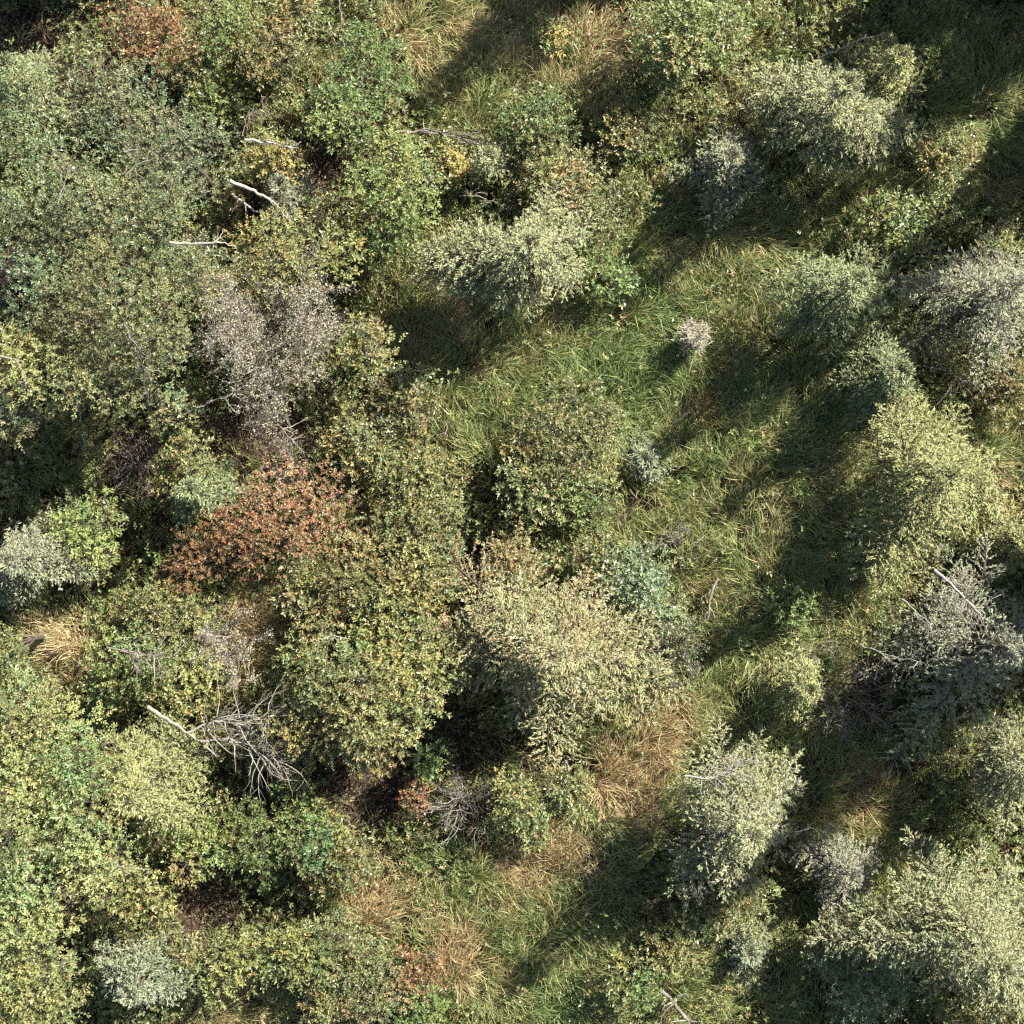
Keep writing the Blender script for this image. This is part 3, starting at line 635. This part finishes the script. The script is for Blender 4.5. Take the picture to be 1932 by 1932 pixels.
# ---------------------------------------------------------------- fallen and dead wood
for a, k in [
 (('fallen_tree',[(275,1335),(320,1365),(365,1395),(410,1430)],.055,'wood_pink','grey fallen tree whose bare branches sprawl over the lower left shade','fallen tree'), dict(z=(2.3,2.1),nsub=0)),
 (('dead_branch',[(350,1385),(400,1362),(460,1365),(535,1350)],.035,'wood_grey','pale bare branches fanning to the right above the fallen grey tree','branch'), dict(z=(2.2,2.2),nsub=44,sub=1.0)),
 (('dead_branch',[(375,1400),(430,1395),(490,1425),(530,1440)],.035,'wood_grey','lower spray of bare grey branches from the fallen grey tree','branch'), dict(z=(2.2,1.9),nsub=44,sub=1.0)),
 (('fallen_log',[(435,343),(480,362),(520,385),(550,418)],.045,'wood_white','white fallen trunk crossing the small grey-green sapling','fallen log'), dict(z=(2.4,1.8),nsub=5,sub=.4)),
 (('fallen_log',[(440,368),(480,400),(515,408)],.035,'wood_white','shorter white trunk lying below the longer one by the sapling','fallen log'), dict(z=(1.4,1.1),nsub=4,sub=.4)),
 (('dead_branch',[(460,262),(500,266),(535,275),(560,275)],.035,'wood_white','white bare limb above the orange-yellow shrub','branch'), dict(z=(2.6,2.6),nsub=6,sub=.4)),
 (('dead_branch',[(325,461),(375,464),(415,460),(450,470)],.03,'wood_white','forked white branch lying on the upper left grove','branch'), dict(z=(6.0,5.7),nsub=4,sub=.5)),
 (('dead_branch',[(240,333),(265,310),(300,298)],.022,'wood_grey','short grey branch in the upper left grove','branch'), dict(z=(6.0,6.1),nsub=3,sub=.4)),
 (('dead_branch',[(235,288),(262,283)],.022,'wood_white','stub of white branch above the short grey branch','branch'), dict(z=(6.0,6.0))),
 (('dead_branch',[(110,385),(120,350),(138,320)],.018,'wood_grey','thin bowed stem in the heart of the upper left grove','branch'), dict(z=(6.6,6.6),nsub=4,sub=.4)),
 (('dead_branch',[(235,612),(268,670),(275,720),(285,765)],.022,'wood_white','long pale bare branch hanging down the right side of the grove','branch'), dict(z=(5.6,3.6),nsub=12,sub=.45)),
 (('dead_branch',[(135,700),(148,740),(155,800),(160,845)],.022,'wood_white','thin drooping white stem below the upper left grove','branch'), dict(z=(5.0,2.2),nsub=6,sub=.3)),
 (('dead_branch',[(0,672),(30,680),(48,705)],.018,'wood_grey','thin grey branch at the left edge of the grove','branch'), dict(z=(5.8,5.6),nsub=3,sub=.3)),
 (('fallen_log',[(735,250),(790,248),(850,255),(895,268)],.03,'wood_grey','grey fallen trunk lying above the vivid green shrub','fallen log'), dict(z=(.9,.7),nsub=14,sub=.6,spread=.35)),
 (('dead_branch',[(865,370),(900,368),(925,380)],.022,'wood_grey','short grey branches above the pale sage spruce','branch'), dict(z=(.7,.7),nsub=6,sub=.4)),
 (('dead_branch',[(640,798),(700,790),(760,780),(860,800)],.014,'wood_grey','curved bare twigs arching over lush grass left of centre','branch'), dict(z=(1.0,.8),nsub=14,sub=.7,spread=.6)),
 (('dead_branch',[(1545,105),(1580,92),(1620,72),(1680,55)],.035,'wood_grey','bare limb reaching up from the top of the large upper right spruce','branch'), dict(z=(1.5,1.0),nsub=8,sub=.5)),
 (('dead_branch',[(1270,800),(1305,775),(1345,745)],.05,'wood_grey','grey log half buried in grass below the dead white spruce','log'), dict(z=(.35,.35))),
 (('dead_branch',[(1095,975),(1140,925),(1170,918)],.018,'wood_white','short pale stick beside the purple-grey bare shrub','stick'), dict(z=(.8,.6))),
 (('dead_branch',[(1355,1090),(1340,1130),(1335,1170)],.04,'wood_pink','weathered stump and sticks in the grass right of the largest tan spruce','stump'), dict(z=(.6,.4),nsub=5,sub=.4)),
 (('fallen_log',[(1245,1860),(1270,1885),(1300,1925),(1320,1950)],.055,'wood_white','pale fallen trunk entering at the bottom edge right of centre','fallen log'), dict(z=(.5,.7),nsub=10,sub=.6)),
 (('dead_branch',[(210,1630),(240,1637),(275,1640)],.02,'wood_white','thin white fallen stem right of the lower left grove','branch'), dict(z=(2.6,2.6),nsub=3,sub=.3)),
 (('dead_branch',[(1760,1075),(1800,1110),(1850,1160)],.035,'wood_grey','bare grey bough at the top of the big shaded spruce','branch'), dict(z=(4.4,4.8),nsub=10,sub=.6)),
 (('dead_branch',[(1620,1215),(1670,1235),(1740,1250)],.025,'wood_white','white bare bough poking left out of the big shaded spruce','branch'), dict(z=(2.6,3.4),nsub=8,sub=.5)),
 (('dead_branch',[(1700,1130),(1740,1165),(1760,1180)],.022,'wood_white','short white bough above the left side of the big shaded spruce','branch'), dict(z=(3.4,3.8),nsub=6,sub=.4)),
 (('dead_branch',[(1740,690),(1780,700),(1830,740)],.02,'wood_pink','pinkish bare branches right of the shaded dark green spruce','branch'), dict(z=(1.0,.8),nsub=16,sub=.8)),
 (('dead_branch',[(1660,1750),(1700,1790),(1740,1810)],.02,'wood_white','white bare twigs on the upper left of the bottom right spruce','branch'), dict(z=(2.4,3.0),nsub=8,sub=.4)),
 (('dead_branch',[(1500,1570),(1530,1562),(1560,1572)],.018,'wood_white','single white twig end right of the white-tipped spruce','branch'), dict(z=(1.4,1.2),nsub=4,sub=.25)),
 (('dead_branch',[(1290,1462),(1340,1470),(1380,1450),(1420,1425)],.022,'wood_white','white lichen-covered dead twigs along the top of the white-tipped spruce','branch'), dict(z=(3.2,3.0),nsub=34,sub=.42,spread=.9)),
 (('dead_branch',[(595,1218),(620,1200),(660,1205)],.022,'wood_white','curved white bough left of centre among olive shrubs','branch'), dict(z=(2.2,2.2),nsub=4,sub=.4)),
 (('dead_branch',[(205,1222),(260,1230),(340,1245)],.02,'wood_grey','pale bare stems over the bright green left middle shrub','branch'), dict(z=(2.4,2.4),nsub=24,sub=.7)),
 (('dead_branch',[(370,770),(440,745),(520,790),(560,840)],.018,'wood_white','white bare twigs along the lower edge of the grey-pink twiggy shrub','branch'), dict(z=(2.0,1.6),nsub=16,sub=.6)),
 (('dead_branch',[(640,0),(645,45),(640,75)],.02,'wood_grey','upright grey sticks at the top edge in straw grass','branch'), dict(z=(.8,.5),nsub=8,sub=.5)),
 (('dead_branch',[(455,255),(470,215),(500,200)],.012,'wood_pink','thin reddish twigs above the white bare limb','branch'), dict(z=(2.6,2.2),nsub=10,sub=.4)),
]: deadwood(*a, group='dead limbs and fallen wood', **k)
